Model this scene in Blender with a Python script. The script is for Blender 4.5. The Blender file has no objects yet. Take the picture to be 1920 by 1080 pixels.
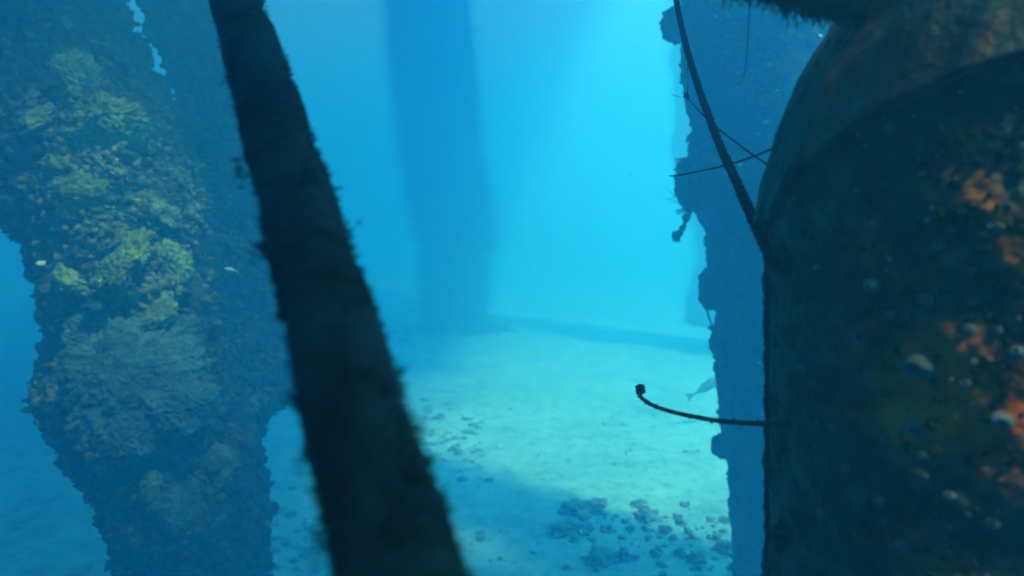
import bpy, math, random
import numpy as np
from mathutils import Vector, Matrix, noise, Euler
from mathutils.bvhtree import BVHTree
R = math.radians
random.seed(11); rng = np.random.default_rng(11)
S = bpy.context.scene
COL = S.collection

# ------------------------------------------------------------------ camera
H_CAM, PITCH, LENS = 3.0, 6.0, 23.46
cd = bpy.data.cameras.new('camera'); cam = bpy.data.objects.new('camera', cd); COL.objects.link(cam)
cam.location = (0, 0, H_CAM); cam.rotation_euler = (R(90 - PITCH), 0, 0)
cd.lens = LENS; cd.sensor_width = 36; cd.clip_start = .02; cd.clip_end = 2000
cd.dof.use_dof = True; cd.dof.focus_distance = 1.5; cd.dof.aperture_fstop = 3.1
S.camera = cam
# ------------------------------------------------------------------ daylight
SUN_EL, SUN_AZ = 62.0, 130.0        # azimuth measured from straight ahead (+Y) towards the right (+X)
w = bpy.data.worlds.new('World'); S.world = w; w.use_nodes = True
nt = w.node_tree; nt.nodes.clear()
sky = nt.nodes.new('ShaderNodeTexSky'); sky.sky_type = 'NISHITA'; sky.sun_disc = False
sky.sun_elevation = R(SUN_EL); sky.sun_rotation = R(SUN_AZ)
bg = nt.nodes.new('ShaderNodeBackground'); bg.inputs[1].default_value = .15
wo = nt.nodes.new('ShaderNodeOutputWorld')
nt.links.new(sky.outputs[0], bg.inputs[0]); nt.links.new(bg.outputs[0], wo.inputs[0])
sd = bpy.data.lights.new('sun', 'SUN'); sd.energy = 4.6; sd.angle = R(6.5); sd.color = (.92, 1, .58)
sun = bpy.data.objects.new('sun', sd); COL.objects.link(sun)
sv = Vector((math.sin(R(SUN_AZ)) * math.cos(R(SUN_EL)), math.cos(R(SUN_AZ)) * math.cos(R(SUN_EL)), math.sin(R(SUN_EL))))
sun.rotation_euler = sv.to_track_quat('Z', 'Y').to_euler(); sun.location = (0, 0, 30)
S.view_settings.view_transform = 'Standard'; S.view_settings.look = 'None'
S.view_settings.gamma = 1; S.view_settings.exposure = 2.25
S.cycles.volume_bounces = 6; S.cycles.max_bounces = 6; S.cycles.use_denoising = True
S.cycles.diffuse_bounces = 2; S.cycles.glossy_bounces = 1

# ------------------------------------------------------------------ pixel helpers (photograph pixels, 1920 wide)
F = LENS / 36 * 1920
cp, sp_ = math.cos(R(PITCH)), math.sin(R(PITCH))
def ray(x, y):
    a, b = (x - 960) / F, (540 - y) / F
    return Vector((a, cp + b * sp_, -sp_ + b * cp))
def to_px(p):
    q = p - Vector((0, 0, H_CAM)); fz_ = q.y * cp - q.z * sp_; uz = q.y * sp_ + q.z * cp
    return 960 + q.x / fz_ * F, 540 - uz / fz_ * F, fz_
def P(x, y, d): return Vector((0, 0, H_CAM)) + ray(x, y) * d
def ground_z(x, y):
    v = .10 * noise.noise(Vector((x * .16, y * .16, 3.1))) + .035 * noise.noise(Vector((x * .6, y * .6, 8)))
    return v + .010 * noise.noise(Vector((x * 2.3, y * 2.9, 1)))
def on_ground(x, y):
    r = ray(x, y); t = -H_CAM / r.z; p = Vector((0, 0, H_CAM)) + r * t
    p.z = ground_z(p.x, p.y); return p

# ------------------------------------------------------------------ object helpers
def tag(o, label=None, cat=None, group=None, kind=None):
    if label: o['label'] = label
    if cat: o['category'] = cat
    if group: o['group'] = group
    if kind: o['kind'] = kind
    return o
def empty(name, loc, label, cat, group=None):
    o = bpy.data.objects.new(name, None); COL.objects.link(o); o.location = loc; o.empty_display_size = .1
    return tag(o, label, cat, group)
def mesh_obj(name, V, Fc, mat, parent=None, smooth=True, attrs=None):
    me = bpy.data.meshes.new(name)
    V = np.asarray(V, dtype=np.float64)
    off = Vector((0, 0, 0))
    if parent is not None: off = parent.matrix_basis.translation
    V = V - np.array(off)
    if parent is None:
        c = V.mean(axis=0); V = V - c
    me.from_pydata(V.tolist(), [], Fc if isinstance(Fc, list) else Fc.tolist())
    if smooth: me.polygons.foreach_set('use_smooth', [True] * len(me.polygons))
    if attrs:
        for k, a in attrs.items():
            at = me.attributes.new(k, 'FLOAT', 'POINT'); at.data.foreach_set('value', np.asarray(a, dtype=np.float32))
    me.update(); me.materials.append(mat)
    o = bpy.data.objects.new(name, me); COL.objects.link(o)
    if parent is not None: o.parent = parent
    else: o.location = c
    return o
def subchild(o, parent):              # hang an already built part (built relative to the thing) under another part
    o.parent = parent; return o
def grid_faces(nu, nv, wrap=True):
    Fc = []
    for i in range(nu - 1):
        for j in range(nv if wrap else nv - 1):
            k = (j + 1) % nv
            Fc.append((i * nv + j, i * nv + k, (i + 1) * nv + k, (i + 1) * nv + j))
    return Fc
def catmull(pts, n):
    A = np.array(pts, float); m = len(A); out = []
    for t in np.linspace(0, m - 1, n):
        i = min(int(t), m - 2); u = t - i
        p0, p1, p2, p3 = A[max(i - 1, 0)], A[i], A[i + 1], A[min(i + 2, m - 1)]
        out.append(.5 * ((2 * p1) + (-p0 + p2) * u + (2 * p0 - 5 * p1 + 4 * p2 - p3) * u * u + (-p0 + 3 * p1 - 3 * p2 + p3) * u ** 3))
    return np.array(out)
def tube(path, rad, nv=12, rough=0, rs=60, strands=0, pitch=.03, cap=True, lob=.18):
    """swept tube along Nx3 path with radii; optional helical strands and noise"""
    path = np.asarray(path, float); n = len(path); V = []
    up = Vector((0.13, .9, .3)).normalized(); s = 0
    for i in range(n):
        t = Vector(path[min(i + 1, n - 1)] - path[max(i - 1, 0)]).normalized()
        a = t.cross(up).normalized(); b = t.cross(a).normalized()
        if i: s += float(np.linalg.norm(path[i] - path[i - 1]))
        r0 = rad[i] if hasattr(rad, '__len__') else rad
        for j in range(nv):
            th = 2 * math.pi * j / nv
            r = r0
            if strands: r *= 1 + lob * (abs(math.cos((strands * th - 2 * math.pi * s / pitch) / 2)) - .6)
            p = Vector(path[i]) + (a * math.cos(th) + b * math.sin(th)) * r
            if rough: p += (a * math.cos(th) + b * math.sin(th)) * r0 * rough * noise.fractal(p * rs, 1, 2, 3)
            V.append(tuple(p))
    Fc = grid_faces(n, nv)
    if cap:
        Fc.append(tuple(range(nv - 1, -1, -1))); Fc.append(tuple((n - 1) * nv + j for j in range(nv)))
    return np.array(V), Fc
def icosphere(sub):
    t = (1 + 5 ** .5) / 2
    V = [(-1, t, 0), (1, t, 0), (-1, -t, 0), (1, -t, 0), (0, -1, t), (0, 1, t), (0, -1, -t), (0, 1, -t), (t, 0, -1), (t, 0, 1), (-t, 0, -1), (-t, 0, 1)]
    Fc = [(0, 11, 5), (0, 5, 1), (0, 1, 7), (0, 7, 10), (0, 10, 11), (1, 5, 9), (5, 11, 4), (11, 10, 2), (10, 7, 6), (7, 1, 8), (3, 9, 4), (3, 4, 2), (3, 2, 6), (3, 6, 8), (3, 8, 9), (4, 9, 5), (2, 4, 11), (6, 2, 10), (8, 6, 7), (9, 8, 1)]
    V = [Vector(v).normalized() for v in V]
    for _ in range(sub):
        mid = {}; nf = []
        def m(a, b):
            k = (min(a, b), max(a, b))
            if k not in mid: mid[k] = len(V); V.append(((V[a] + V[b]) / 2).normalized())
            return mid[k]
        for a, b, c in Fc:
            x, y, z = m(a, b), m(b, c), m(c, a)
            nf += [(a, x, z), (b, y, x), (c, z, y), (x, y, z)]
        Fc = nf
    return np.array([tuple(v) for v in V]), np.array(Fc)
ICO = {k: icosphere(k) for k in (0, 1, 2, 3, 4, 5)}
def merge(parts):
    Vs, Fs, n = [], [], 0
    for V, Fc in parts:
        Vs.append(V)
        Fs += [tuple(i + n for i in f) for f in (Fc if isinstance(Fc, list) else Fc.tolist())]
        n += len(V)
    return np.concatenate(Vs), Fs
def cells(p):                          # cauliflower-like lumps, 0..1
    d = noise.voronoi(p)[0]
    return 1 - min(1, d[0] * 1.25)

# ------------------------------------------------------------------ materials
def new_mat(name, rough=.85, spec=.25):
    m = bpy.data.materials.new(name); m.use_nodes = True; t = m.node_tree
    b = t.nodes['Principled BSDF']; b.inputs['Roughness'].default_value = rough
    b.inputs['Specular IOR Level'].default_value = spec
    return m, t, b
def N(t, ty, **k):
    n = t.nodes.new(ty)
    for a, v in k.items():
        if a in n.inputs: n.inputs[a].default_value = v
        else: setattr(n, a, v)
    return n
def ramp(t, src, stops):
    r = t.nodes.new('ShaderNodeValToRGB'); e = r.color_ramp.elements
    while len(e) < len(stops): e.new(.5)
    for el, (p, c) in zip(e, stops): el.position = p; el.color = (*c, 1) if len(c) == 3 else c
    t.links.new(src, r.inputs[0]); return r
def mixc(t, fac, a, b):
    m = t.nodes.new('ShaderNodeMix'); m.data_type = 'RGBA'
    if isinstance(fac, float): m.inputs[0].default_value = fac
    else: t.links.new(fac, m.inputs[0])
    for s, i in ((a, 6), (b, 7)):
        if isinstance(s, tuple): m.inputs[i].default_value = (*s, 1)
        else: t.links.new(s, m.inputs[i])
    return m.outputs[2]
def mul(t, a, v):
    n = t.nodes.new('ShaderNodeMath'); n.operation = 'MULTIPLY'; t.links.new(a, n.inputs[0])
    if isinstance(v, (int, float)): n.inputs[1].default_value = v
    else: t.links.new(v, n.inputs[1])
    return n.outputs[0]
def growth_mat(name, dark, mid, light, sc=8, bump=.6, bscale=60, patch=1.5):
    m, t, b = new_mat(name)
    tc = N(t, 'ShaderNodeTexCoord'); o = tc.outputs['Object']
    n1 = N(t, 'ShaderNodeTexNoise', Scale=sc, Detail=8.0, Roughness=.7); t.links.new(o, n1.inputs[0])
    n2 = N(t, 'ShaderNodeTexNoise', Scale=patch, Detail=3.0); t.links.new(o, n2.inputs[0])
    r1 = ramp(t, n1.outputs[0], [(.38, dark), (.5, mid), (.6, mid), (.72, light)])
    r2 = ramp(t, n2.outputs[0], [(.4, (0, 0, 0)), (.62, (1, 1, 1))])
    c = mixc(t, r2.outputs[0], mixc(t, .7, r1.outputs[0], dark), r1.outputs[0])
    t.links.new(c, b.inputs['Base Color'])
    nb = N(t, 'ShaderNodeTexNoise', Scale=bscale, Detail=6.0, Roughness=.75); t.links.new(o, nb.inputs[0])
    vb = N(t, 'ShaderNodeTexVoronoi', Scale=bscale * .5); t.links.new(o, vb.inputs[0])
    ad = N(t, 'ShaderNodeMath', operation='ADD'); t.links.new(nb.outputs[0], ad.inputs[0]); t.links.new(vb.outputs[0], ad.inputs[1])
    bu = N(t, 'ShaderNodeBump', Strength=bump, Distance=.03); t.links.new(ad.outputs[0], bu.inputs['Height'])
    t.links.new(bu.outputs[0], b.inputs['Normal'])
    return m
M = {}
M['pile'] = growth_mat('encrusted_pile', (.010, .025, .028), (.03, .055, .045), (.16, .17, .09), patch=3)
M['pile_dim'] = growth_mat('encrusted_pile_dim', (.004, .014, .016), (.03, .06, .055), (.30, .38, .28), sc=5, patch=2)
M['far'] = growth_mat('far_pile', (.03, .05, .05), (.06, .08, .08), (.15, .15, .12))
M['coral_yellow'] = growth_mat('yellow_coral', (.06, .09, .03), (.20, .30, .10), (.52, .74, .30), sc=14, patch=5)
M['coral_grey'] = growth_mat('grey_coral', (.02, .06, .06), (.09, .19, .20), (.33, .52, .52), sc=16, bscale=90, patch=5)
M['nub'] = growth_mat('olive_nubs', (.03, .05, .02), (.16, .18, .07), (.55, .52, .24), sc=5, patch=2)
M['sponge'] = growth_mat('dark_sponge', (.01, .03, .03), (.025, .05, .05), (.06, .08, .07), sc=20)
M['rope'] = growth_mat('rope_algae', (.0008, .003, .003), (.008, .065, .085), (.02, .15, .15), sc=14, bscale=120, patch=6)
M['thinrope'] = growth_mat('thin_rope', (.004, .006, .012), (.010, .014, .022), (.10, .12, .05), sc=90, bscale=600)
M['rock'] = growth_mat('rubble', (.14, .28, .30), (.34, .52, .54), (.66, .76, .7), sc=14)
M['tuft'] = growth_mat('algae_tuft', (.004, .014, .006), (.02, .08, .015), (.05, .16, .02), sc=40)
m, t, b = new_mat('shell', .4, .5)
n = N(t, 'ShaderNodeTexNoise', Scale=40.0); r = ramp(t, n.outputs[0], [(.35, (.45, .5, .45)), (.6, (.85, .85, .8))]); t.links.new(r.outputs[0], b.inputs[0]); M['shell'] = m
m, t, b = new_mat('fish_silver', .3, .6)
n = N(t, 'ShaderNodeTexNoise', Scale=25.0); r = ramp(t, n.outputs[0], [(.35, (.3, .38, .38)), (.6, (.8, .85, .82))]); t.links.new(r.outputs[0], b.inputs[0]); M['fish'] = m
m, t, b = new_mat('fish_dark', .5, .4)
n = N(t, 'ShaderNodeTexNoise', Scale=15.0); r = ramp(t, n.outputs[0], [(.35, (.05, .1, .12)), (.6, (.14, .2, .2))]); t.links.new(r.outputs[0], b.inputs[0]); M['fish_dark'] = m
# sand
m, t, b = new_mat('sand', .95, .1)
tc = N(t, 'ShaderNodeTexCoord'); o = tc.outputs['Object']
n1 = N(t, 'ShaderNodeTexNoise', Scale=.45, Detail=6.0, Roughness=.6, Distortion=.6); t.links.new(o, n1.inputs[0])
n2 = N(t, 'ShaderNodeTexNoise', Scale=6.0, Detail=9.0, Roughness=.8); t.links.new(o, n2.inputs[0])
n3 = N(t, 'ShaderNodeTexNoise', Scale=2.2, Detail=6.0, Roughness=.7, Distortion=1.0); t.links.new(o, n3.inputs[0])
c1 = ramp(t, n1.outputs[0], [(.36, (.36, .72, .74)), (.6, (.54, .92, .90))])
c2 = ramp(t, n2.outputs[0], [(.38, (.25, .36, .38)), (.45, (.78, .88, .88)), (.6, (1, 1, 1))])
c3 = ramp(t, n3.outputs[0], [(.34, (.5, .56, .56)), (.52, (1, 1, 1))])
mm = N(t, 'ShaderNodeMix', data_type='RGBA', blend_type='MULTIPLY'); mm.inputs[0].default_value = .8
t.links.new(c1.outputs[0], mm.inputs[6]); t.links.new(c2.outputs[0], mm.inputs[7])
m2 = N(t, 'ShaderNodeMix', data_type='RGBA', blend_type='MULTIPLY'); m2.inputs[0].default_value = .7
t.links.new(mm.outputs[2], m2.inputs[6]); t.links.new(c3.outputs[0], m2.inputs[7])
t.links.new(m2.outputs[2], b.inputs[0])
bu = N(t, 'ShaderNodeBump', Strength=.7, Distance=.05); t.links.new(n2.outputs[0], bu.inputs['Height']); t.links.new(bu.outputs[0], b.inputs['Normal'])
M['sand'] = m
# pipe: dark growth + rust from a vertex mask
def pipe_mat(name, streak=False):
    m, t, b = new_mat(name, .6, .3)
    tc = N(t, 'ShaderNodeTexCoord'); o = tc.outputs['Object']
    n1 = N(t, 'ShaderNodeTexNoise', Scale=18.0, Detail=7.0, Roughness=.65); t.links.new(o, n1.inputs[0])
    n2 = N(t, 'ShaderNodeTexNoise', Scale=6.0, Detail=4.0); t.links.new(o, n2.inputs[0])
    base = ramp(t, n1.outputs[0], [(.3, (.002, .006, .006)), (.47, (.008, .024, .022)), (.6, (.03, .07, .055)), (.78, (.10, .16, .11))])
    tint = ramp(t, n2.outputs[0], [(.4, (.6, .9, 1.0)), (.65, (1.3, 1.1, .7))])
    mm = N(t, 'ShaderNodeMix', data_type='RGBA', blend_type='MULTIPLY'); mm.inputs[0].default_value = 1
    t.links.new(base.outputs[0], mm.inputs[6]); t.links.new(tint.outputs[0], mm.inputs[7])
    at = N(t, 'ShaderNodeAttribute', attribute_name='rust')
    at2 = N(t, 'ShaderNodeAttribute', attribute_name='redness')
    rc = mixc(t, at2.outputs['Fac'], (.95, .21, .002), (.80, .055, .003))
    nf = ramp(t, n1.outputs[0], [(.32, (0, 0, 0)), (.52, (1, 1, 1))])
    c = mixc(t, mul(t, at.outputs['Fac'], nf.outputs[0]), mm.outputs[2], rc)
    t.links.new(c, b.inputs[0])
    nb = N(t, 'ShaderNodeTexNoise', Scale=80.0, Detail=5.0); t.links.new(o, nb.inputs[0])
    bu = N(t, 'ShaderNodeBump', Strength=.6, Distance=.01); t.links.new(nb.outputs[0], bu.inputs['Height']); t.links.new(bu.outputs[0], b.inputs['Normal'])
    return m
M['pipe'] = pipe_mat('rusty_pipe'); M['sleeve'] = pipe_mat('sleeve')
for n_ in M['sleeve'].node_tree.nodes:
    if n_.type == 'VALTORGB' and len(n_.color_ramp.elements) == 2 and abs(n_.color_ramp.elements[0].position - .4) < .01:
        n_.color_ramp.elements[0].color = (.22, .5, .55, 1); n_.color_ramp.elements[1].color = (.4, .65, .6, 1)
M['barnacle'] = growth_mat('barnacle', (.12, .15, .16), (.32, .38, .40), (.6, .62, .62), sc=60)

# ------------------------------------------------------------------ unseen slabs added overhead to shade the near water, gaps pass sun patches
def sun_shade():
    parts = []
    for x0, x1, y0, y1 in SHADE_SLABS:
        V = [(x, y, z) for x in (x0, x1) for y in (y0, y1) for z in (13.0, 13.6)]
        parts.append((np.array(V, float), [(0, 1, 3, 2), (4, 6, 7, 5), (0, 4, 5, 1), (2, 3, 7, 6), (0, 2, 6, 4), (1, 5, 7, 3)]))
    V, Fc = merge(parts)
    tag(mesh_obj('added_sun_shade', V, Fc, M['far'], smooth=False), 'unseen slab with openings, added high above the water to shade the near view', 'sun_shade')
SHADE_SLABS = [(-60, 30, -60, -3.55), (-60, 4.45, -3.55, -2.5), (6.4, 30, -3.55, -2.5), (-60, 30, -2.5, -.6), (-60, 1.3, -.6, .95), (2.8, 30, -.6, .95), (-60, 30, .95, 1.45), (-14, 3.7, 1.45, 22), (3.7, 4.4, 1.45, 2.3), (3.7, 4.25, 8, 22)]
sun_shade()
# ------------------------------------------------------------------ seabed
def axis(n, a, b, p=2.6):
    u = np.linspace(-1, 1, n); return np.sign(u) * np.abs(u) ** p * (b - a) / 2
xs = axis(300, -110, 110); ys = np.concatenate([np.linspace(-40, 2, 12), 2 + (np.linspace(0, 1, 330)[1:] ** 2.2) * 140])
V = [(x, y, ground_z(x, y) if y < 60 else ground_z(x, y)) for y in ys for x in xs]
g = mesh_obj('seabed', V, grid_faces(len(ys), len(xs), False), M['sand'])
tag(g, 'pale rippled sand seabed', None, None, 'structure')

# ------------------------------------------------------------------ pilings
def make_shaft(name, edges, d, mat, parent, amp=.05, fs=2.5, nu=260, nv=160, lump=.03, d2=None, seed=0):
    """edges: (y, xleft, xright) in photo pixels at axis depth d; swept round shaft with uneven growth"""
    E = np.array(edges, float); yy = np.linspace(E[0, 0], E[-1, 0], nu)
    L = np.interp(yy, E[:, 0], E[:, 1]); Rr = np.interp(yy, E[:, 0], E[:, 2])
    V = []
    for y, l, r in zip(yy, L, Rr):
        dd = d if d2 is None else d + (d2 - d) * (y - E[0, 0]) / (E[-1, 0] - E[0, 0])
        c = P((l + r) / 2, y, dd); rad = (r - l) / 2 / F * dd
        for j in range(nv):
            th = 2 * math.pi * j / nv; dirv = Vector((math.cos(th), math.sin(th), 0))
            p = c + dirv * rad
            q = p + Vector((seed, seed * 2, 0))
            k = amp * noise.fractal(q * fs, 1, 2, 4) + lump * (cells(q * 7) - .4) + lump * .5 * (cells(q * 19) - .4)
            V.append(tuple(p + dirv * k + Vector((0, 0, .4 * k))))
    V = np.array(V)
    zmin = -.35
    V[:, 2] = np.maximum(V[:, 2], zmin)
    Fc = grid_faces(nu, nv); Fc.append(tuple(range(nv - 1, -1, -1)))
    o = mesh_obj(name, V, Fc, mat, parent)
    return o, V, Fc
def bvh(V, Fc): return BVHTree.FromPolygons([Vector(v) for v in V], Fc)
def hit(tree, x, y):
    o = Vector((0, 0, H_CAM)); r = ray(x, y).normalized()
    loc, nor, i, dist = tree.ray_cast(o, r)
    if loc is None: return None
    if nor.dot(r) > 0: nor = -nor
    return loc, nor
def dome(c, nrm, rad, flat=.5, sub=4, lump=.25, ls=3.0, seed=0, stretch=1.0):
    """knobbly coral head, axis along nrm"""
    V0, F0 = ICO[sub]; q = nrm.to_track_quat('Z', 'Y'); V = []
    for v in V0:
        v = Vector(v); s = v * 1
        k = 1 + lump * (cells(v * ls + Vector((seed, 0, 0))) - .3) + lump * .45 * (cells(v * ls * 2.7 + Vector((seed, 4, 0))) - .3) + .34 * noise.fractal(v * 1.5 + Vector((seed, 9, 1)), 1, 2.1, 3)
        s = Vector((v.x * stretch, v.y, v.z * flat)) * k * rad
        V.append(tuple(c + q @ s))
    return np.array(V), F0
def scatter_nubs(tree, n, box, rmin, rmax, dens=None, sub=1, up=.6):
    parts = []; tries = 0
    V0, F0 = ICO[sub]
    while len(parts) < n and tries < n * 12:
        tries += 1
        x, y = random.uniform(box[0], box[2]), random.uniform(box[1], box[3])
        if dens and random.random() > dens(x, y): continue
        h = hit(tree, x, y)
        if not h: continue
        loc, nor = h
        r = random.uniform(rmin, rmax) * (.6 + .8 * random.random())
        dirv = (nor + Vector((random.uniform(-.5, .5), random.uniform(-.5, .5), up * random.random()))).normalized()
        q = dirv.to_track_quat('Z', 'Y')
        sc = np.array([r * random.uniform(.6, 1.2), r * random.uniform(.6, 1.2), r * random.uniform(.5, 1.3)])
        a = V0 * sc * (1 + .25 * rng.standard_normal((len(V0), 1)))
        a = a @ np.array(q.to_matrix()).T + np.array(loc + dirv * r * .3)
        parts.append((a, F0))
    return merge(parts) if parts else (np.zeros((0, 3)), [])
def edge_nubs(V, n, rmin, rmax, zlo=-.3, zhi=7):
    parts = []; V0, F0 = ICO[1]; idx = rng.integers(0, len(V), n * 2)
    for i in idx:
        if len(parts) >= n: break
        p = V[i]
        if not zlo < p[2] < zhi: continue
        r = rmin + (rmax - rmin) * random.random() ** 2.5
        parts.append((V0 * np.array([random.uniform(.5, 1.6), random.uniform(.5, 1.6), random.uniform(.4, 1.2)]) * r * (1 + .25 * rng.standard_normal((len(V0), 1))) + p, F0))
    return merge(parts)
def clump_dens(cl, base=.05):
    def f(x, y):
        v = base
        for cx, cy, r in cl: v = max(v, math.exp(-((x - cx) ** 2 + (y - cy) ** 2) / (r * r)))
        return v
    return f

# --- left front piling
pa = empty('coral_piling', on_ground(330, 1180), 'thick leaning piling covered in yellow-green and grey coral, at the left side of the view', 'piling')
A_EDGE = [(-560, -330, 60), (-200, -200, 165), (0, -110, 222), (30, -100, 226), (100, -75, 256), (190, -45, 300), (330, -2, 350), (400, 28, 372), (440, 62, 380), (530, 98, 396), (600, 122, 412),
          (640, 132, 424), (690, 104, 430), (760, 112, 440), (800, 128, 455), (870, 168, 470), (930, 198, 480), (1000, 240, 486), (1080, 246, 490), (1300, 260, 500)]
sa, VA, FA = make_shaft('shaft', A_EDGE, 4.3, M['pile'], pa, amp=.10, fs=1.9, lump=.065, nu=420, nv=240)
TA = bvh(VA, FA)
heads = [(262, 728, 112, 'coral_grey', .33), (345, 745, 60, 'coral_grey', .5), (185, 640, 52, 'coral_grey', .45), (185, 715, 60, 'coral_grey', .5), (240, 640, 40, 'coral_yellow', .4),
         (205, 250, 60, 'coral_yellow', .3), (105, 325, 30, 'coral_yellow', .5), (150, 370, 40, 'coral_yellow', .35), (215, 480, 62, 'coral_yellow', .35), (145, 520, 34, 'coral_yellow', .5),
         (310, 500, 50, 'coral_yellow', .4), (235, 820, 44, 'coral_grey', .45), (150, 150, 46, 'coral_yellow', .3), (345, 950, 44, 'coral_grey', .35), (300, 905, 30, 'coral_yellow', .4), (410, 870, 34, 'coral_yellow', .4),
         (285, 575, 40, 'coral_yellow', .35), (300, 380, 44, 'coral_yellow', .3), (60, 220, 34, 'coral_yellow', .4), (230, 560, 30, 'coral_yellow', .5), (330, 640, 46, 'coral_grey', .4)]
lab = {'coral_grey': 'blue-grey plate coral head', 'coral_yellow': 'yellow-green coral clump'}
for i, (x, y, rp, mt, fl) in enumerate(heads):
    h = hit(TA, x, y)
    if not h: continue
    c, nn = h; rr = rp / F * 4.0
    V_, F_ = dome(c - nn * rr * .12, nn, rr, fl, 5 if rp > 40 else 4, .22, 4.6 + rp / 24, seed=i * 3.7)
    o = mesh_obj('coral_head', V_, F_, M[mt], pa); o['label'] = lab[mt]
cl = [(h[0], h[1], h[2] * .8) for h in heads]
V_, F_ = scatter_nubs(TA, 3200, (0, 0, 500, 1080), .004, .013, clump_dens([(200, 255, 55), (105, 325, 22), (130, 170, 30), (225, 460, 45), (225, 528, 20), (140, 520, 25), (265, 700, 80), (330, 330, 30), (185, 630, 30), (420, 850, 25), (360, 380, 30)], .0))
o = mesh_obj('pale_polyp_tips', V_, F_, M['coral_yellow'], pa); o['kind'] = 'stuff'
V_, F_ = scatter_nubs(TA, 4500, (0, 0, 500, 1080), .006, .026, clump_dens(cl, .10))
o = mesh_obj('encrusting_growth', V_, F_, M['nub'], pa); o['kind'] = 'stuff'
def shell_on(tree, x, y, px, d, parent, name='oyster_shell', lift=.0):
    h = hit(tree, x, y)
    if not h: return
    c, nn = h; r = px / F * d
    V0, F0 = ICO[2]; q = (nn + Vector((0, 0, .5))).normalized().to_track_quat('Z', 'Y')
    a = []
    for v in V0:
        v = Vector(v); k = 1 + .35 * noise.noise(v * 2 + Vector((x, y, 0)))
        z = v.z * .28
        a.append(tuple(c + nn * (r * .45 + lift) + q @ (Vector((v.x * k, v.y * k * .6, z + .25 * v.x * v.x)) * r)))
    return mesh_obj(name, np.array(a), F0, M['shell'], parent)
for x, y, px in [(96, 318, 7), (112, 326, 6), (104, 345, 6), (290, 428, 6), (80, 494, 8), (222, 526, 12), (245, 534, 8), (184, 708, 7), (203, 782, 8), (123, 225, 5), (262, 690, 6), (300, 712, 5), (340, 755, 5), (218, 300, 4), (232, 470, 4), (165, 268, 4), (285, 712, 6)]:
    shell_on(TA, x, y, px, 4.0, pa)

# --- left rear piling
pb = empty('mossy_piling', on_ground(560, 1060), 'dim blue-green overgrown piling just behind and right of the big coral-covered one', 'piling')
B_EDGE = [(-560, 60, 330), (-200, 190, 420), (0, 268, 455), (60, 286, 460), (120, 312, 468), (190, 346, 478), (215, 320, 480), (300, 384, 495), (370, 384, 500), (390, 340, 505), (500, 390, 530), (640, 428, 560), (720, 420, 572), (745, 415, 560), (765, 410, 525), (785, 405, 502), (805, 400, 486),
          (850, 400, 482), (900, 400, 486), (1000, 400, 492), (1080, 400, 500), (1160, 400, 506)]
sb, VB, FB = make_shaft('shaft', B_EDGE, 5.2, M['pile_dim'], pb, amp=.05, lump=.05, nu=340, nv=180, seed=5)
TB = bvh(VB, FB)
V_, F_ = scatter_nubs(TB, 2600, (240, 0, 600, 1080), .010, .028, clump_dens([(400, 90, 50), (430, 330, 60), (470, 500, 50), (500, 640, 60), (470, 760, 40)], .15))
o = mesh_obj('encrusting_growth', V_, F_, M['nub'], pb); o['kind'] = 'stuff'
for x, y, px in [(450, 700, 5), (412, 235, 4), (455, 420, 4), (437, 268, 4), (470, 605, 4)]: shell_on(TB, x, y, px, 5.0, pb)

for VV, pr_, n_ in ((VA, pa, 3500), (VB, pb, 2500)):
    V_, F_ = edge_nubs(VV, n_, .010, .045); mesh_obj('small_encrusting_animals', V_, F_, M['pile_dim'], pr_)['kind'] = 'stuff'
def fuzz(V, parent, n, ln):
    parts = []; nv = 90
    for k in range(n):
        i = int(rng.integers(0, len(V))); p = Vector(V[i]); row = i // nv
        c = Vector(V[row * nv:(row + 1) * nv].mean(axis=0)); dv = (p - c); dv.z = 0
        if dv.length < .05 or p.z < -.3: continue
        dv = (dv.normalized() + Vector((random.gauss(0, .35), random.gauss(0, .35), random.gauss(0, .5)))).normalized()
        L = ln * random.random() ** 1.5 + .03; w = random.uniform(.006, .014); a = Vector((random.gauss(0, 1), random.gauss(0, 1), random.gauss(0, 1))).normalized() * w
        b = dv.cross(a).normalized() * w; e = p + dv * L; st = p - dv * .05
        parts.append((np.array([tuple(st + a), tuple(st - a * .5 + b), tuple(st - a * .5 - b), tuple(e)]), [(0, 1, 3), (1, 2, 3), (2, 0, 3), (0, 2, 1)]))
    V_, F_ = merge(parts); mesh_obj('hydroid_fuzz', V_, F_, M['far'], parent)['kind'] = 'stuff'
# --- far piling
pf = empty('distant_piling', on_ground(850, 640), 'faint distant piling standing alone in the haze, mid view', 'piling')
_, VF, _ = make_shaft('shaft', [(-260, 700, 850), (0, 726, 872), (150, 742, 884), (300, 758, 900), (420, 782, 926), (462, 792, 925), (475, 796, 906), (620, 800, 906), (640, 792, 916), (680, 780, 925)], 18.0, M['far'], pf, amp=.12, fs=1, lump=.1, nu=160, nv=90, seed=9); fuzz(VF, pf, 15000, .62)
# --- far piling behind right one
pg = empty('distant_piling', on_ground(1340, 606), 'pale blue distant piling half hidden behind the dark right-hand piling', 'piling')
_, VG, _ = make_shaft('shaft', [(-260, 1250, 1400), (0, 1262, 1410), (60, 1262, 1410), (200, 1268, 1410), (250, 1262, 1415), (290, 1262, 1418), (330, 1285, 1420), (430, 1305, 1425), (490, 1312, 1430), (540, 1296, 1440), (606, 1290, 1450)], 15, M['far'], pg, amp=.12, fs=1, lump=.1, nu=160, nv=90, seed=19); fuzz(VG, pg, 9000, .35)

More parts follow.
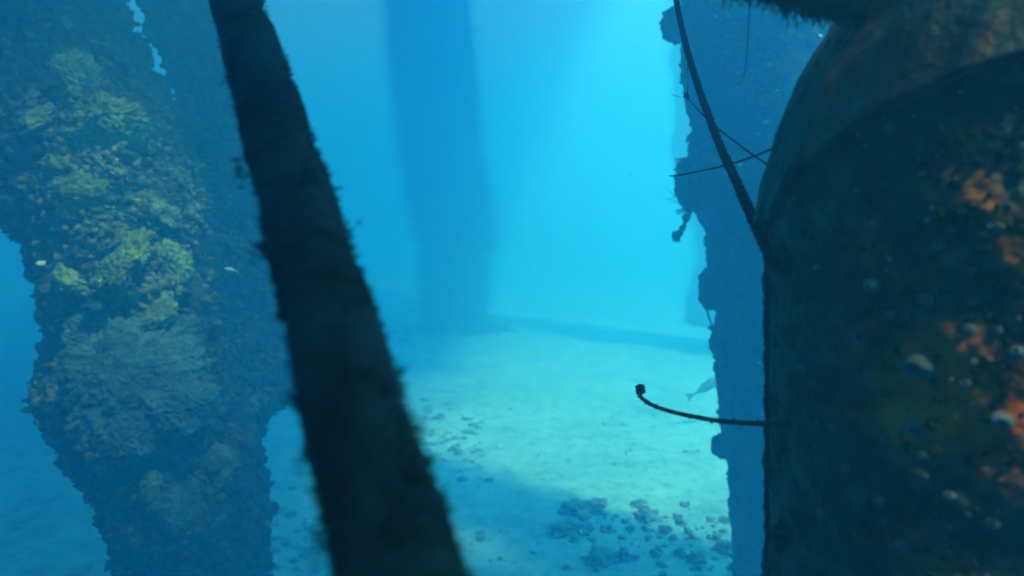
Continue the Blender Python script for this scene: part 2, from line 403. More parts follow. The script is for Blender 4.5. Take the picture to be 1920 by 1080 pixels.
# --- right mid piling
pr = empty('dark_piling', on_ground(1500, 1120), 'dark blue piling with lumpy growths, behind the thin hanging rope, right of the open sand', 'piling')
R_EDGE = [(-560, 1180, 1520), (0, 1282, 1570), (90, 1284, 1574), (190, 1290, 1580), (240, 1300, 1584), (290, 1298, 1586), (310, 1280, 1588), (380, 1278, 1592), (400, 1308, 1594), (440, 1330, 1598), (500, 1333, 1602),
          (590, 1345, 1608), (640, 1340, 1612), (660, 1346, 1614), (700, 1352, 1618), (800, 1356, 1626), (870, 1367, 1632), (960, 1374, 1640), (1080, 1382, 1650), (1160, 1388, 1656)]
DR = 5.0
sr, VR, FR = make_shaft('shaft', R_EDGE, DR, M['pile_dim'], pr, amp=.035, lump=.035, nu=360, nv=180, seed=13)
TR = bvh(VR, FR)
V_, F_ = edge_nubs(VR, 4000, .005, .017); mesh_obj('small_encrusting_animals', V_, F_, M['pile_dim'], pr)['kind'] = 'stuff'
def blob(name, x, y, rx, ry, d, parent, mat, seed=0, sub=4, lump=.2, depth=1.0, sq=1.0):
    c = P(x, y, d); V0, F0 = ICO[sub]; a = []
    for v in V0:
        v = Vector(v); k = 1 + lump * (cells(v * 3 + Vector((seed, 0, 0))) - .3) + .15 * noise.fractal(v * 2 + Vector((seed, 0, 0)), 1, 2, 3)
        g_ = [math.copysign(abs(q) ** sq, q) for q in v]
        a.append(tuple(c + Vector((g_[0] * rx / F * d, g_[1] * rx / F * d * depth, g_[2] * ry / F * d)) * k))
    return mesh_obj(name, np.array(a), F0, mat, parent)
blob('sponge', 1267, 48, 26, 32, DR, pr, M['sponge'], 1, lump=.35)
blob('sponge', 1312, 345, 42, 48, DR, pr, M['sponge'], 2, lump=.35)
blob('sponge', 1338, 541, 26, 37, DR, pr, M['sponge'], 3, lump=.12, sq=.6)
blob('sponge', 1350, 643, 19, 22, DR, pr, M['sponge'], 4)
blob('sponge', 1356, 690, 18, 18, DR, pr, M['sponge'], 5)
blob('sponge', 1360, 836, 27, 22, DR, pr, M['sponge'], 6, lump=.08)
V_, F_ = scatter_nubs(TR, 1500, (1270, 0, 1480, 1080), .008, .022, clump_dens([(1440, 220, 40), (1420, 250, 30), (1440, 60, 30), (1400, 500, 50), (1440, 640, 30)], .2))
o = mesh_obj('encrusting_growth', V_, F_, M['sponge'], pr); o['kind'] = 'stuff'
for x, y, px in [(1425, 222, 5), (1438, 229, 7), (1447, 214, 4), (1420, 252, 6), (1440, 255, 4), (1458, 170, 4), (1443, 120, 4), (1425, 680, 3), (1446, 724, 6), (1388, 310, 4), (1428, 776, 4), (1427, 893, 5), (1436, 510, 5), (1444, 634, 4), (1447, 675, 3), (1535, 68, 5), (1450, 300, 4)]:
    shell_on(TR, x, y, px, 4.6, pr)
def strand(name, pts, r, mat, parent=None, n=40, nv=8, rough=.5, rs=80, strands=0, pitch=.03, lob=.3):
    C = catmull([tuple(P(*p)) for p in pts], n)
    rad = np.interp(np.linspace(0, 1, n), np.linspace(0, 1, len(r)), r) if isinstance(r, list) else r
    V, Fc = tube(C, rad, nv, rough, rs, strands, pitch, lob=lob)
    return V, Fc
# twig and hydroids on that piling
tw = [strand('', [(1306, 372, DR), (1292, 400, DR), (1282, 425, DR), (1268, 448, DR)], [.010, .016, .016, .014], None, rough=1.2, rs=40)]
for k, (x, y, rp) in enumerate([(1285, 408, 6), (1279, 428, 5), (1274, 437, 6), (1268, 446, 7), (1265, 440, 5), (1290, 396, 4)]):
    V0, F0 = ICO[2]; c = np.array(P(x, y, DR)); tw.append((V0 * (1 + .3 * rng.standard_normal((len(V0), 1))) * rp / F * DR + c, F0))
V_, F_ = merge(tw); mesh_obj('hanging_sponge_twig', V_, F_, M['sponge'], pr)
hy = []
for a, b2 in [((1246, 348), (1282, 380)), ((1240, 374), (1276, 366)), ((1252, 372), (1300, 392)), ((1262, 332), (1284, 322)), ((1268, 300), (1284, 312)), ((1258, 380), (1284, 372)), ((1262, 316), (1280, 330))]:
    hy.append(strand('', [(a[0], a[1], DR - .05), ((a[0] + b2[0]) / 2, (a[1] + b2[1]) / 2 + 2, DR), (b2[0], b2[1], DR)], [.0012, .002, .0035], None, n=12, nv=6, rough=.2))
for k in range(26):
    y = random.uniform(290, 400); hy.append(strand('', [(1274 - random.uniform(0, 12), y + random.uniform(-6, 6), DR), (1290, y, DR)], .004, None, n=5, nv=5, rough=.8))
V_, F_ = merge(hy); mesh_obj('hydroid_fronds', V_, F_, M['sponge'], pr)
def line_thing(name, pts, r, label, cat='line', mat='thinrope', group=None, **k):
    V, Fc = strand('', pts, r, None, **k)
    return tag(mesh_obj(name, V, Fc, M[mat]), label, cat, group)
line_thing('dangling_line', [(1322, 412, 4.75), (1325, 440, 4.75), (1325, 492, 4.75)], .005, 'short thin line hanging straight down just above the squarish sponge', n=30)
line_thing('dangling_line', [(1324, 572, 4.8), (1328, 592, 4.8), (1335, 610, 4.8), (1340, 622, 4.85)], .007, 'short curved strand hanging below the squarish sponge of the dark piling', n=30)
line_thing('dangling_line', [(1292, 195, 4.8), (1298, 240, 4.8), (1302, 300, 4.8)], .004, 'thin frayed line on the upper left edge of the dark piling, below the small knot', n=30)
line_thing('dangling_line', [(1410, -40, 2.4), (1405, 20, 2.4), (1402, 70, 2.4), (1400, 110, 2.4), (1396, 135, 2.4), (1386, 160, 2.4)], [.004, .003, .002, .0016], 'long fine line hanging from the top edge in front of the dark piling', n=50)

# ------------------------------------------------------------------ thin ropes in the middle distance
rp_ = empty('hanging_rope', P(1268, -40, 1.57), 'dark twisted rope running diagonally from the top edge down to the rusty pipe', 'rope')
V_, F_ = strand('', [(1262, -50, 1.65), (1268, 0, 1.55), (1285, 80, 1.4), (1310, 165, 1.25), (1345, 260, 1.1), (1385, 350, 0.95), (1420, 430, 0.85), (1452, 500, 0.76)], [.0042, .0047, .0052, .0052, .0052, .0055, .0055, .0052], None, n=1400, nv=14, strands=3, pitch=.017, rough=.7, rs=420, lob=.38)
mesh_obj('rope_strands', V_, F_, M['thinrope'], rp_)
Cc = catmull([tuple(P(*p)) for p in [(1268, 0, 1.55), (1285, 80, 1.4), (1310, 165, 1.25), (1345, 260, 1.1), (1385, 350, 0.95), (1420, 430, 0.85), (1450, 495, 0.77)]], 400)
fz = []
for k in range(500):
    c = Vector(Cc[random.randrange(400)]); dv = Vector((random.gauss(0, 1), random.gauss(0, 1), random.gauss(0, 1))).normalized()
    e = c + dv * random.uniform(.0052, .0085); V_, F_ = tube([c, (c + e) / 2, e], [.001, .0009, .0004], 5); fz.append((V_, F_))
V_, F_ = merge(fz); mesh_obj('fuzz', V_, F_, M['tuft'], rp_)['kind'] = 'stuff'

cb = empty('curved_cable', P(1462, 795, 0.78), 'dark ridged cable curving from the rusty pipe up to a small frayed knob', 'cable')
V_, F_ = strand('', [(1199, 736, 1.15), (1203, 745, 1.14), (1216, 756, 1.11), (1243, 767, 1.05), (1290, 779, 0.975), (1350, 789, 0.9), (1400, 793, 0.84), (1480, 796, 0.75)], [.0025, .0026, .0028, .0028, .0028, .0029, .0028, .0028], None, n=900, nv=12, strands=3, pitch=.009, rough=.35, rs=600, lob=.5)
mesh_obj('cable_body', V_, F_, M['thinrope'], cb)
kk = []
for k in range(16):
    V0, F0 = ICO[1]; c = np.array(P(1200 + random.uniform(-4, 5), 731 + random.uniform(-6, 6), 1.15)); kk.append((V0 * (1 + .35 * rng.standard_normal((len(V0), 1))) * .0048 + c, F0))
V_, F_ = merge(kk); kk += []
mesh_obj('frayed_knob', V_, F_, M['sponge'], cb)

CC = catmull([tuple(P(*p)) for p in [(1199, 736, 1.15), (1203, 745, 1.14), (1216, 756, 1.11), (1243, 767, 1.05), (1290, 779, .975), (1350, 789, .9), (1400, 793, .84), (1460, 796, .77)]], 300)
fz = []
for k in range(260):
    c = CC[random.randrange(300)] + rng.standard_normal(3) * .0016; V0, F0 = ICO[0]
    fz.append((V0 * random.uniform(.0006, .0018) * (1 + .4 * rng.standard_normal((len(V0), 1))) + c, F0))
V_, F_ = merge(fz); mesh_obj('fouling_bits', V_, F_, M['tuft'], cb)['kind'] = 'stuff'
kn = empty('knotted_line', P(1287, 181, 1.6), 'thin dark line with a knot at its upper end, crossing behind the diagonal rope', 'line')
V_, F_ = strand('', [(1287, 181, 1.6), (1310, 207, 1.52), (1340, 236, 1.43), (1375, 263, 1.25), (1410, 289, 1.1), (1450, 316, 0.9)], [.0011, .0015, .0019, .0019, .0018, .0016], None, n=200, nv=8, rough=.3)
mesh_obj('line_body', V_, F_, M['thinrope'], kn)
kk = []
for k in range(8):
    V0, F0 = ICO[1]; c = np.array(P(1287 + random.uniform(-3, 3), 180 + random.uniform(-4, 4), 1.6)); kk.append((V0 * (1 + .3 * rng.standard_normal((len(V0), 1))) * .0036 + c, F0))
kk.append(strand('', [(1258, 176, 1.6), (1272, 181, 1.6), (1286, 182, 1.6)], .0006, None, n=10, nv=5))
kk.append(strand('', [(1288, 178, 1.6), (1290, 160, 1.6), (1289, 120, 1.6)], .0008, None, n=10, nv=5))
V_, F_ = merge(kk); mesh_obj('knot', V_, F_, M['sponge'], kn)
line_thing('thin_rod', [(1255, 330, 1.3), (1272, 329, 1.25), (1300, 323, 1.18), (1345, 314, 1.05), (1400, 298, 0.95), (1452, 277, 0.81)], [.0009, .0011, .0012, .0014, .0014, .0013], 'thin dark rod sticking out left from the rusty pipe, crossing the diagonal rope', 'rod', n=80, rough=.15)

# ------------------------------------------------------------------ thick foreground cable
fr = empty('mooring_rope', P(745, 1080, .316), 'thick dark algae-covered rope running diagonally across the foreground from top to bottom', 'rope')
fp = [(402, -120, .98), (442, 0, .82), (483, 125, .68), (527, 270, .575), (600, 540, .463), (655, 740, .40), (715, 940, .345), (752, 1080, .313), (790, 1230, .285)]
_t = np.linspace(0, 1, len(fp)); _A = np.array([tuple(P(*p)) for p in fp])
C = np.stack([np.polyval(np.polyfit(_t, _A[:, k], 3), np.linspace(0, 1, 420)) for k in range(3)], axis=1)
V_, F_ = tube(C, .0286, 56, .06, 60, 3, .15, lob=.16)
mesh_obj('rope_body', V_, F_, M['rope'], fr)
def tuft(x, y, d, ang, ln, n=20, w=.003):
    ps = []
    base = P(x, y, d); dirp = (P(x + math.cos(ang) * 10, y - math.sin(ang) * 10, d) - base).normalized()
    for k in range(n):
        dv = (dirp + Vector((random.gauss(0, .3), random.gauss(0, .3), random.gauss(0, .3)))).normalized()
        L = ln * random.uniform(.3, .75); st = base + Vector((random.gauss(0, w), random.gauss(0, w), random.gauss(0, w * 1.5))) - dirp * .004
        md = st + dv * L * .5; en = st + dv * L + Vector((0, 0, random.gauss(0, L * .15)))
        ps.append(tube([st, md, en], [.0009, .0007, .0003], 5))
    return merge(ps)
for x, y, d, ang, ln in [(448, 318, .56, 2.9, .012), (484, 470, .49, 2.8, .013), (520, 590, .45, 2.9, .010), (552, 748, .40, 2.9, .014), (572, 850, .37, 2.8, .010), (600, 1003, .33, 2.9, .013),
                          (745, 712, .40, .9, .012), (830, 948, .345, .8, .011), (655, 430, .50, .8, .008), (540, 118, .68, .7, .006), (790, 800, .37, .4, .006), (425, 150, .66, 2.9, .007), (700, 590, .44, .6, .006)]:
    V_, F_ = tuft(x, y, d, ang, ln); mesh_obj('algae_tuft', V_, F_, M['tuft'], fr)
for k in range(34):
    i = int(8 + k * 12); c = Vector(C[i]); x, y, d = to_px(c); sd_ = -1 if k % 5 < 3 else 1; hw = .0275 / d * F
    V_, F_ = tuft(x + sd_ * hw, y, d, 2.9 if sd_ < 0 else .35, random.uniform(.010, .017)); mesh_obj('algae_tuft', V_, F_, M['tuft'], fr)
fz = []
for k in range(5000):
    i = random.randrange(419); c = Vector(C[i]); tdir = Vector(C[i + 1] - C[i]).normalized()
    dv = tdir.cross(Vector((random.gauss(0, 1), random.gauss(0, 1), random.gauss(0, 1)))).normalized()
    st = c + dv * .027; en = c + dv * (.0292 + random.uniform(.001, .0045)) + tdir * random.gauss(0, .002)
    fz.append(tube([st, en], [.0007, .0002], 4))
V_, F_ = merge(fz); mesh_obj('algae_fuzz', V_, F_, M['tuft'], fr)['kind'] = 'stuff'

# ------------------------------------------------------------------ rusty pipe, right foreground
pp = empty('rusty_pipe', P(1830, 1200, .78), 'huge dark rusty pipe with barnacles and orange rust, filling the right edge of the foreground', 'pipe')
DP = .78; RPX = 385
def seg_d(px, py, a, b):
    ax, ay = a; bx, by = b; t = max(0, min(1, ((px - ax) * (bx - ax) + (py - ay) * (by - ay)) / ((bx - ax) ** 2 + (by - ay) ** 2 + 1e-9)))
    return math.hypot(px - ax - t * (bx - ax), py - ay - t * (by - ay))
STAINS = [((1640, 640), (1760, 700), 60, .6, .8), ((1720, 690), (1880, 760), 85, 1.0, .35), ((1690, 790), (1800, 780), 55, 1.0, .0), ((1830, 770), (1940, 800), 85, 1.0, .6), ((1790, 250), (1850, 380), 38, .5, .0),
          ((1850, 380), (1915, 500), 40, .55, .05), ((1630, 470), (1690, 520), 60, .35, 1.0), ((1580, 760), (1640, 770), 34, .45, .6), ((1700, 1010), (1780, 1060), 40, .4, .3), ((1640, 1000), (1700, 990), 30, .3, .8),
          ((1560, 60), (1600, 40), 25, .35, .5), ((1540, 130), (1575, 95), 22, .45, .5)]
def stain(p):
    x, y, _ = to_px(p); a = r = 0
    nx = 26 * noise.noise(p * 28); ny = 26 * noise.noise(p * 28 + Vector((7, 7, 7)))
    for s, e, rad, k, red in STAINS:
        v = k * math.exp(-(seg_d(x + nx, y + ny, s, e) / rad) ** 2)
        if v > a: a = v; r = red
    return a, r
BEND = [(1880, 280, .785), (1945, 170, .80), (2040, 80, .83), (2170, 10, .87), (2330, -50, .92)]
BODY = catmull([tuple(P(*p)) for p in [BEND[3], BEND[2], BEND[1], BEND[0], (1850, 400, .78), (1846, 560, .78), (1850, 780, .78), (1846, 1080, .78), (1846, 1300, .78), (1846, 1560, .78)]], 600)
nu, nv = 420, 360
V, st, rd = [], [], []
for i in range(nu):
    f = i / (nu - 1) * 599; a = int(min(f, 598)); c = Vector(BODY[a] * (1 - f + a) + BODY[a + 1] * (f - a)); tg = Vector(BODY[a] - BODY[a + 1]).normalized()
    ax = tg.cross(Vector((0, 1, 0))).normalized() * -1; ay = tg.cross(ax).normalized()
    if ax.x < 0: ax = -ax
    if ay.y < 0: ay = -ay
    for j in range(nv):
        th = 2 * math.pi * j / nv; dv = ax * math.cos(th) + ay * math.sin(th); p = c + dv * (RPX / F * DP)
        k = .007 * noise.fractal(p * 10, 1, 2, 4) + .006 * (cells(p * 26) - .4) + .003 * (cells(p * 75) - .4)
        p = p + dv * k; V.append(tuple(p))
        if dv.y < .35 and dv.x < .5: a, r_ = stain(p)
        else: a = r_ = 0
        st.append(a); rd.append(r_)
V = np.array(V); Fc = grid_faces(nu, nv)
mesh_obj('pipe_body', V, Fc, M['pipe'], pp, attrs={'rust': st, 'redness': rd})
TP = bvh(V, Fc)
# sleeve: a flared shell that bends away to the upper right, its lower rim open
def sleeve(off, flip=False):
    cl_ = catmull([tuple(P(*p)) for p in [(1846, 500, .78), (1850, 400, .78)] + BEND], 160)
    rad = np.interp(np.linspace(0, 1, 160), [0, .2, .5, 1], [.2535, .2505, .233, .215]) + off
    V, st, rd = [], [], []
    for i in range(160):
        for j in range(260):
            th = 2 * math.pi * j / 260
            # the rim climbs on the side facing the camera
            front = max(0, -math.sin(th)) ; s0 = .12 + .195 * front ** .9
            t = s0 + (1 - s0) * i / 159; f = t * 159; a = int(min(f, 158)); u = f - a
            c = Vector(cl_[a] * (1 - u) + cl_[a + 1] * u); tg = Vector(cl_[a + 1] - cl_[a]).normalized()
            ax = tg.cross(Vector((0, -1, 0))).normalized(); ay = tg.cross(ax).normalized()
            if ax.x < 0: ax = -ax
            if ay.y < 0: ay = -ay
            dv = ax * math.cos(th) + ay * math.sin(th); r = np.interp(f, range(160), rad) + (.013 * front) * math.exp(-(i / 40.0) ** 2)
            p = c + dv * r
            k = .005 * noise.noise(Vector((th * 9, t * 2.5, 0))) + .0035 * noise.noise(Vector((th * 24, t * 5, 2))) + .002 * noise.fractal(p * 32, 1, 2, 3)
            k += .005 * math.exp(-(i / 5.0) ** 2)
            if flip: k = 0
            p = p + dv * k; V.append(tuple(p)); a_, r_ = stain(p)
            s = max(0, noise.noise(Vector((th * 16, t * 3, 5))) - .3) * .6
            st.append(max(a_, min(1, s))); rd.append(.4)
    return np.array(V), st, rd
Vo, so, ro = sleeve(0); Vi, si, ri = sleeve(-.009, True)
n0 = len(Vo); Fo = grid_faces(160, 260); Fi = [tuple(n0 + q for q in reversed(f)) for f in Fo]
rim = [(j, n0 + j, n0 + (j + 1) % 260, (j + 1) % 260) for j in range(260)]
mesh_obj('pipe_sleeve', np.concatenate([Vo, Vi]), Fo + Fi + rim, M['sleeve'], pp, attrs={'rust': so + si, 'redness': ro + ri})
def barnacle(x, y, px, seed):
    h = hit(TP, x, y)
    if not h: return
    c, nn = h; r = px / F * .68; q = nn.to_track_quat('Z', 'Y'); V = []
    prof = [(1.25, -.25), (1.1, .1), (.85, .45), (.62, .66), (.46, .68), (.36, .5), (.3, .15), (.0, .1)]
    for rr, z in prof:
        for j in range(20):
            th = 2 * math.pi * j / 20; k = 1 + .16 * noise.noise(Vector((math.cos(th) * 2 + seed, math.sin(th) * 2, z)))
            V.append(tuple(c + q @ Vector((math.cos(th) * rr * k * r, math.sin(th) * rr * k * r * .8, z * r * (.9 + .2 * k)))))
    mesh_obj('barnacle', np.array(V), grid_faces(len(prof), 20), M['barnacle'], pp)
for i, (x, y, px) in enumerate([(1722, 688, 24), (1635, 536, 14), (1715, 805, 15), (1878, 790, 14), (1735, 562, 11), (1600, 636, 12), (1905, 660, 11), (1670, 590, 8), (1825, 565, 8), (1868, 618, 8), (1815, 616, 8), (1588, 880, 9),
                                (1685, 180, 9), (1668, 240, 10), (1872, 425, 8), (1650, 938, 9), (1730, 855, 8), (1560, 800, 8), (1505, 690, 8), (1780, 930, 9), (1860, 980, 10), (1530, 500, 7), (1500, 580, 7), (1640, 420, 8), (1760, 460, 8), (1810, 720, 9), (1540, 960, 9), (1690, 1020, 9)]):
    barnacle(x, y, px, i * 2.3)
for nm, mt, n_, r0, r1 in (('crust_lumps', 'tuft', 420, .0008, .0045), ('pale_crust', 'barnacle', 160, .0006, .0022)):
    V_, F_ = scatter_nubs(TP, n_, (1450, 100, 1930, 1090), r0, r1); mesh_obj(nm, V_, F_, M[mt], pp)['kind'] = 'stuff'
# ragged growth along its left silhouette
gr = []
for k in range(380):
    y = random.uniform(430, 1080); e = 1458 + 10 * noise.noise(Vector((y * .01, 3, 0)))
    h = None
    for dx in range(0, 40, 3):
        h = hit(TP, 1440 + dx, y)
        if h: break
    if not h: continue
    V0, F0 = ICO[1]; r = random.uniform(.0015, .005)
    gr.append((V0 * np.array([r * .8, r, r * 1.4]) * (1 + .35 * rng.standard_normal((len(V0), 1))) + np.array(h[0]), F0))
for x, y, rp in [(1463, 845, 7), (1455, 1008, 12), (1458, 990, 9), (1462, 470, 9), (1462, 500, 8), (1459, 1025, 9)]:
    V0, F0 = ICO[2]; gr.append((V0 * (1 + .3 * rng.standard_normal((len(V0), 1))) * rp / F * .76 + np.array(P(x + 3, y, .765)), F0))
V_, F_ = merge(gr); mesh_obj('ragged_growth', V_, F_, M['tuft'], pp)['kind'] = 'stuff'

# ------------------------------------------------------------------ fuzzy brace at the top edge
bc = empty('mossy_brace', P(1560, -40, 1.4), 'out-of-focus dark green brace with hairy algae, along the top edge left of the pipe sleeve', 'brace')
C = catmull([tuple(P(*p)) for p in [(1370, -110, .55), (1460, -72, .6), (1560, -30, .67), (1680, -10, .77)]], 90)
V_, F_ = tube(C, .028, 40, .35, 28); mesh_obj('brace_body', V_, F_, M['rope'], bc)
fz = []
for k in range(1300):
    i = random.randrange(90); c = Vector(C[i]) + Vector((random.gauss(0, .01), random.gauss(0, .015), -.022))
    L = random.uniform(.004, .016); en = c + Vector((random.gauss(0, .3), random.gauss(0, .3), -1)) * L
    fz.append(tube([c, (c + en) / 2 + Vector((random.gauss(0, .003), 0, 0)), en], [.0007, .0006, .0003], 4))
V_, F_ = merge(fz); mesh_obj('algae_hair', V_, F_, M['tuft'], bc)['kind'] = 'stuff'

# ------------------------------------------------------------------ rubble on the seabed
RUB = [empty, None]
def rock(x, y, wpx, hpx, label, group, mat='rock', name='rock', cat='rock', seed=None):
    p = on_ground(x, y); d = to_px(p)[2]; r = wpx / 2 / F * d; seed = seed if seed is not None else random.random() * 50
    V0, F0 = ICO[3 if wpx > 16 else 2]; a = []; hz = max(.35, min(1.1, hpx / wpx * 1.6)); rot = random.uniform(0, 3)
    for v in V0:
        v = Vector(v); k = 1 + .75 * noise.fractal(v * 1.6 + Vector((seed, 1, 0)), .8, 2.2, 4) + .35 * (cells(v * 2.4 + Vector((seed, 0, 0))) - .4)
        q = Matrix.Rotation(rot, 3, 'Z') @ Vector((v.x * k, v.y * k * .85, 0))
        a.append(tuple(p + Vector((q.x * r, q.y * r, v.z * k * r * hz * .7 + r * .12))))
    return tag(mesh_obj(name, np.array(a), F0, M[mat]), label, cat, group)
GR = 'rocks of the rubble patch beside the dark piling'
big = [(1080, 960, 62, 22, 'flat dark rock at the far upper left of the rubble patch beside the dark piling'),
       (1122, 952, 40, 18, 'dark rock touching the right end of the flat far-left rock'),
       (1200, 950, 32, 14, 'arched low rock alone on the far middle edge of the rubble patch'),
       (1058, 998, 50, 20, 'low dark rock at the left end of the rubble patch, left of the bright shell'),
       (1098, 996, 32, 14, 'small dark rock just behind the bright white shell'),
       (1212, 976, 44, 24, 'broad rock in the middle of the rubble patch, behind the ring of small stones'),
       (1276, 986, 20, 15, 'round knob-like rock at the right end of the far edge of the rubble patch'),
       (1292, 1006, 20, 14, 'small pointed rock on pale sand, just in front of the round knob-like rock'),
       (1128, 1056, 56, 28, 'largest dark rock of the rubble patch, at the bottom edge left of centre'),
       (1166, 1050, 36, 24, 'rounded rock touching the right side of the largest rubble rock'),
       (1362, 1038, 34, 26, 'wedge-shaped rock right beside the foot of the dark piling'),
       (1230, 1044, 24, 20, 'rounded rock in the nearest row of the rubble patch, left of a pair'),
       (1276, 1046, 22, 22, 'upright rock in the nearest row of the rubble patch'),
       (1304, 1058, 30, 24, 'pitted rock with white flecks, near the foot of the dark piling'),
       (1248, 1000, 22, 16, 'middle-sized rock in the centre of the rubble patch'),
       (1138, 1000, 24, 26, 'rounded rock carrying two white shells in the rubble patch'),
       (1182, 1000, 18, 24, 'upright rock carrying a single white shell in the rubble patch')]
for x, y, a, b2, l in big: rock(x, y, a, b2, l, GR)
random.seed(5)
for k in range(110):
    u = random.random(); x = 1050 + 330 * u ** .7; y = 975 + random.gauss(0, 18) + 75 * u * random.random() + (40 if random.random() < .4 else 0)
    s = random.uniform(3, 8) if random.random() < .6 else random.uniform(8, 22); rock(x, min(y, 1090), s, s * .7, 'small dark stone scattered among the larger rocks of the rubble patch', GR)
for k in range(65):
    x = 790 + random.random() ** 1.2 * 115; y = 825 + random.gauss(0, 32); s = random.uniform(3, 10)
    rock(x, y, s * 1.9, s * .4, 'small blue-grey stone in the loose patch right of the thick foreground rope', 'stones right of the thick foreground rope')
for k in range(42):
    x = random.uniform(488, 625); y = random.uniform(895, 1090) ; s = random.uniform(4, 15)
    if x > 560 + (y - 900) * .33: continue
    rock(x, y, s * 1.4, s * .6, 'small stone on the sand between the left piling and the thick foreground rope', 'stones between left piling and rope')
for k in range(34):
    x = random.uniform(880, 1370); y = random.uniform(985, 1090); s = random.uniform(3, 11)
    rock(x, y, s * 1.6, s * .5, 'small low stone of the sparse litter along the bottom edge of the sand', 'stones along the bottom edge')
for k in range(26):
    x = random.uniform(930, 1340); y = random.uniform(650, 930); s = random.uniform(2.5, 7)
    rock(x, y, s * 1.5, s * .6, 'tiny dark pebble lying alone on the open pale sand', 'pebbles on the open sand')
rock(1103, 660, 9, 8, 'dark round pebble farthest out on the open sand', 'pebbles on the open sand'); rock(918, 900, 18, 7, 'flat dark stone alone on the shaded sand right of the thick rope', 'pebbles on the open sand')
def foot_rubble(cx, cy, n, sd_, label):
    ps = []
    for k in range(n):
        x, y = cx + random.gauss(0, sd_), cy + random.gauss(0, sd_ * .8); r = random.uniform(.04, .17)
        ps.append((ICO[1][0] * np.array([r * random.uniform(.7, 1.5), r, r * .6]) * (1 + .2 * rng.standard_normal((42, 1))) + np.array([x, y, ground_z(x, y) + r * .1]), ICO[1][1]))
    V_, F_ = merge(ps); tag(mesh_obj('foot_rubble', V_, F_, M['far']), label, None, None, 'stuff')
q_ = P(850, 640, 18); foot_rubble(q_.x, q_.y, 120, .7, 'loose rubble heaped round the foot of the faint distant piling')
# white shells
def shell(x, y, px, label, group=None, dz=0, name='seashell'):
    p = on_ground(x, y + 3); d = to_px(p)[2]; r = px / F * d; V0, F0 = ICO[2]; a = []
    q = Euler((random.uniform(.6, 1.4), random.uniform(-.5, .5), random.uniform(0, 6))).to_matrix()
    for v in V0:
        v = Vector(v); k = 1 + .3 * noise.noise(v * 2 + Vector((x, y, 0))); a.append(tuple(p + Vector((0, -.01 - dz * 1.6, r * .8 + dz * 1.5)) + q @ Vector((v.x * r * k, v.y * r * .7 * k, (v.z * .25 + .3 * v.x * v.x) * r))))
    return tag(mesh_obj(name, np.array(a), F0, M['shell']), label, 'shell', group)
shell(1130, 1008, 6, 'bright white shell on the left of the two on one rubble rock', 'white shells', .06)
shell(1143, 1009, 6, 'bright white shell on the right of the two on one rubble rock', 'white shells', .06)
shell(1181, 999, 4, 'single white shell on an upright rubble rock', 'white shells', .06)
shell(1088, 1008, 9, 'long flat white shell at the left end of the rubble patch', 'white shells', .01)
shell(936, 836, 6, 'pale shell lying alone on sand well right of the thick rope', 'white shells')
shell(902, 618, 5, 'faint shell on the far sand near the foot of the distant piling', 'white shells')
for x, y, px in [(528, 940, 7), (556, 1010, 6), (520, 1042, 7), (540, 985, 5), (515, 946, 4), (570, 1060, 5), (585, 1030, 4), (505, 880, 4)]:
    shell(x, y, px, 'small white shell fragment on the sand between left piling and thick rope', 'shell fragments left of the thick rope')
for x, y, px in [(835, 810, 5), (822, 830, 5), (850, 835, 5), (858, 800, 4), (838, 850, 4), (815, 765, 4)]:
    shell(x, y, px, 'small white shell fragment in the stone patch right of the thick rope', 'shell fragments right of the thick rope')
for x, y, px in [(1180, 640, 3), (1200, 650, 4), (1260, 660, 4), (1150, 780, 4), (1175, 850, 6), (1050, 735, 4), (1124, 698, 3), (1010, 850, 4), (1320, 960, 4), (1240, 1010, 4), (1220, 985, 3), (1330, 1010, 4), (1310, 1050, 4)]:
    shell(x, y, px, 'tiny pale shell fragment on the bright open sand', 'shell fragments on the open sand')

ps = []
for k in range(60):
    d = random.uniform(3, 8); ps.append((ICO[0][0] * random.uniform(.0012, .0025) + np.array(P(random.uniform(480, 1460), random.uniform(0, 900), d)), ICO[0][1]))
V_, F_ = merge(ps); tag(mesh_obj('drifting_particles', V_, F_, M['coral_grey']), 'sparse tiny specks of silt drifting in the water', None, None, 'stuff')
for k in range(34):
    shell(random.uniform(1050, 1375), random.uniform(950, 1075), random.uniform(2, 4), 'tiny pale shell glinting among the stones of the rubble patch beside the dark piling', 'shell glints in the rubble patch', .02)
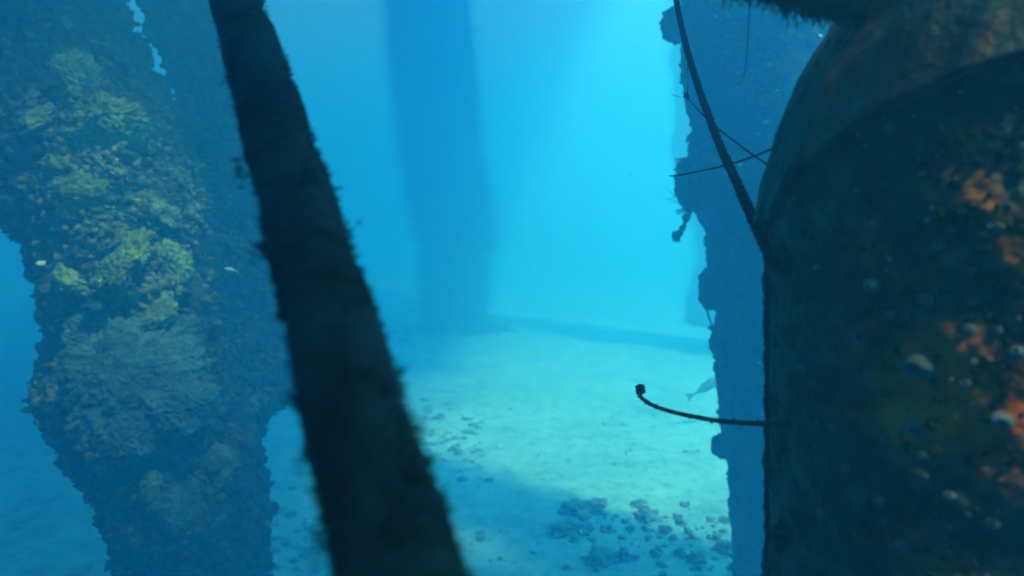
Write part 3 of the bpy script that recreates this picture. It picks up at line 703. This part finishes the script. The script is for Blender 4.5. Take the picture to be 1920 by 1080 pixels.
# ------------------------------------------------------------------ fish
def fish(x, y, d, ln, yaw, roll, mat, label, name='fish', pitch_=0, slim=1.0):
    root = empty(name, (0, 0, 0), label, 'fish', None)
    n, m_ = 22, 14; V = []
    for i in range(n):
        t = i / (n - 1); hgt = .17 * (math.sin(math.pi * min(1, t * 1.05)) ** .7 if t < .95 else .2) * (1 - .35 * t) + .012
        if t > .82: hgt = max(.022, hgt * .6)
        for j in range(m_):
            th = 2 * math.pi * j / m_; V.append(((t - .5) * .82, math.cos(th) * hgt * .42, math.sin(th) * hgt))
    def put(V, Fc, nm, pa_, sm=True):
        return mesh_obj(nm, np.array(V) * ln * np.array([1, 1, slim]), Fc, M[mat], pa_, sm)
    Fc = grid_faces(n, m_); Fc.append(tuple(range(m_ - 1, -1, -1))); Fc.append(tuple((n - 1) * m_ + j for j in range(m_)))
    put(V, Fc, 'body', root)
    def fin(poly, nm, th=.006):
        k = len(poly); V = [(a, -th, b) for a, b in poly] + [(a, th, b) for a, b in poly]
        Fc = [tuple(range(k)), tuple(range(2 * k - 1, k - 1, -1))] + [(i, i + k, (i + 1) % k + k, (i + 1) % k) for i in range(k)]
        put(V, Fc, nm, root, False)
    fin([(.36, .02), (.52, .15), (.47, 0), (.52, -.15), (.36, -.02)], 'tail_fin')
    fin([(-.12, .12), (0, .21), (.18, .15), (.22, .07)], 'dorsal_fin'); fin([(.02, -.1), (.12, -.17), (.22, -.06)], 'anal_fin')
    root.location = P(x, y, d); root.rotation_euler = (roll, pitch_, yaw)
    return root
fish(1332, 721, 9.5, .78, R(190), 0, 'fish_dark', 'faint grey fish hanging over the bright sand, its head behind the dark piling', pitch_=R(27), slim=.55)
fish(432, 506, 3.9, .085, R(25), .3, 'fish', 'small silvery fish in front of the left pilings, beside the thick rope', pitch_=R(15))
fish(866, 462, 6, .06, R(5), .2, 'fish', 'tiny silvery fish in front of the faint distant piling', pitch_=0)
fish(1181, 327, 5, .03, R(0), 0, 'fish_dark', 'tiny dark fish in open water, left of the thin rod')
fish(1186, 500, 6, .045, R(70), 0, 'fish_dark', 'tiny dark fish in open water above the far edge of the sand', pitch_=R(60))

# ------------------------------------------------------------------ water body (haze)
def sqr(c): return tuple(v * v for v in c)
SIG_S = (.019, .100, .165); SIG_A = (.14, .037, .0001); DEN = .28
col = tuple(s / DEN for s in SIG_S); ab = tuple(max(0, 1 - a / (DEN * (1 - c))) for a, c in zip(SIG_A, col))
bx = (-100, 100, -30, 130, -1.3, 10.5)
V = [(x, y, z) for x in bx[:2] for y in bx[2:4] for z in bx[4:]]
hz = mesh_obj('haze', V, [(0, 1, 3, 2), (4, 6, 7, 5), (0, 4, 5, 1), (2, 3, 7, 6), (0, 2, 6, 4), (1, 5, 7, 3)], bpy.data.materials.new('sea_water'), smooth=False)
tag(hz, 'clear blue sea water filling the whole place', None, None, 'stuff')
m = hz.data.materials[0]; m.use_nodes = True; t = m.node_tree; t.nodes.clear()
pv = N(t, 'ShaderNodeVolumePrincipled'); pv.inputs['Color'].default_value = (*col, 1); pv.inputs['Absorption Color'].default_value = (*sqr(ab), 1)
pv.inputs['Density'].default_value = DEN; pv.inputs['Anisotropy'].default_value = .35
mo = N(t, 'ShaderNodeOutputMaterial'); t.links.new(pv.outputs[0], mo.inputs['Volume'])
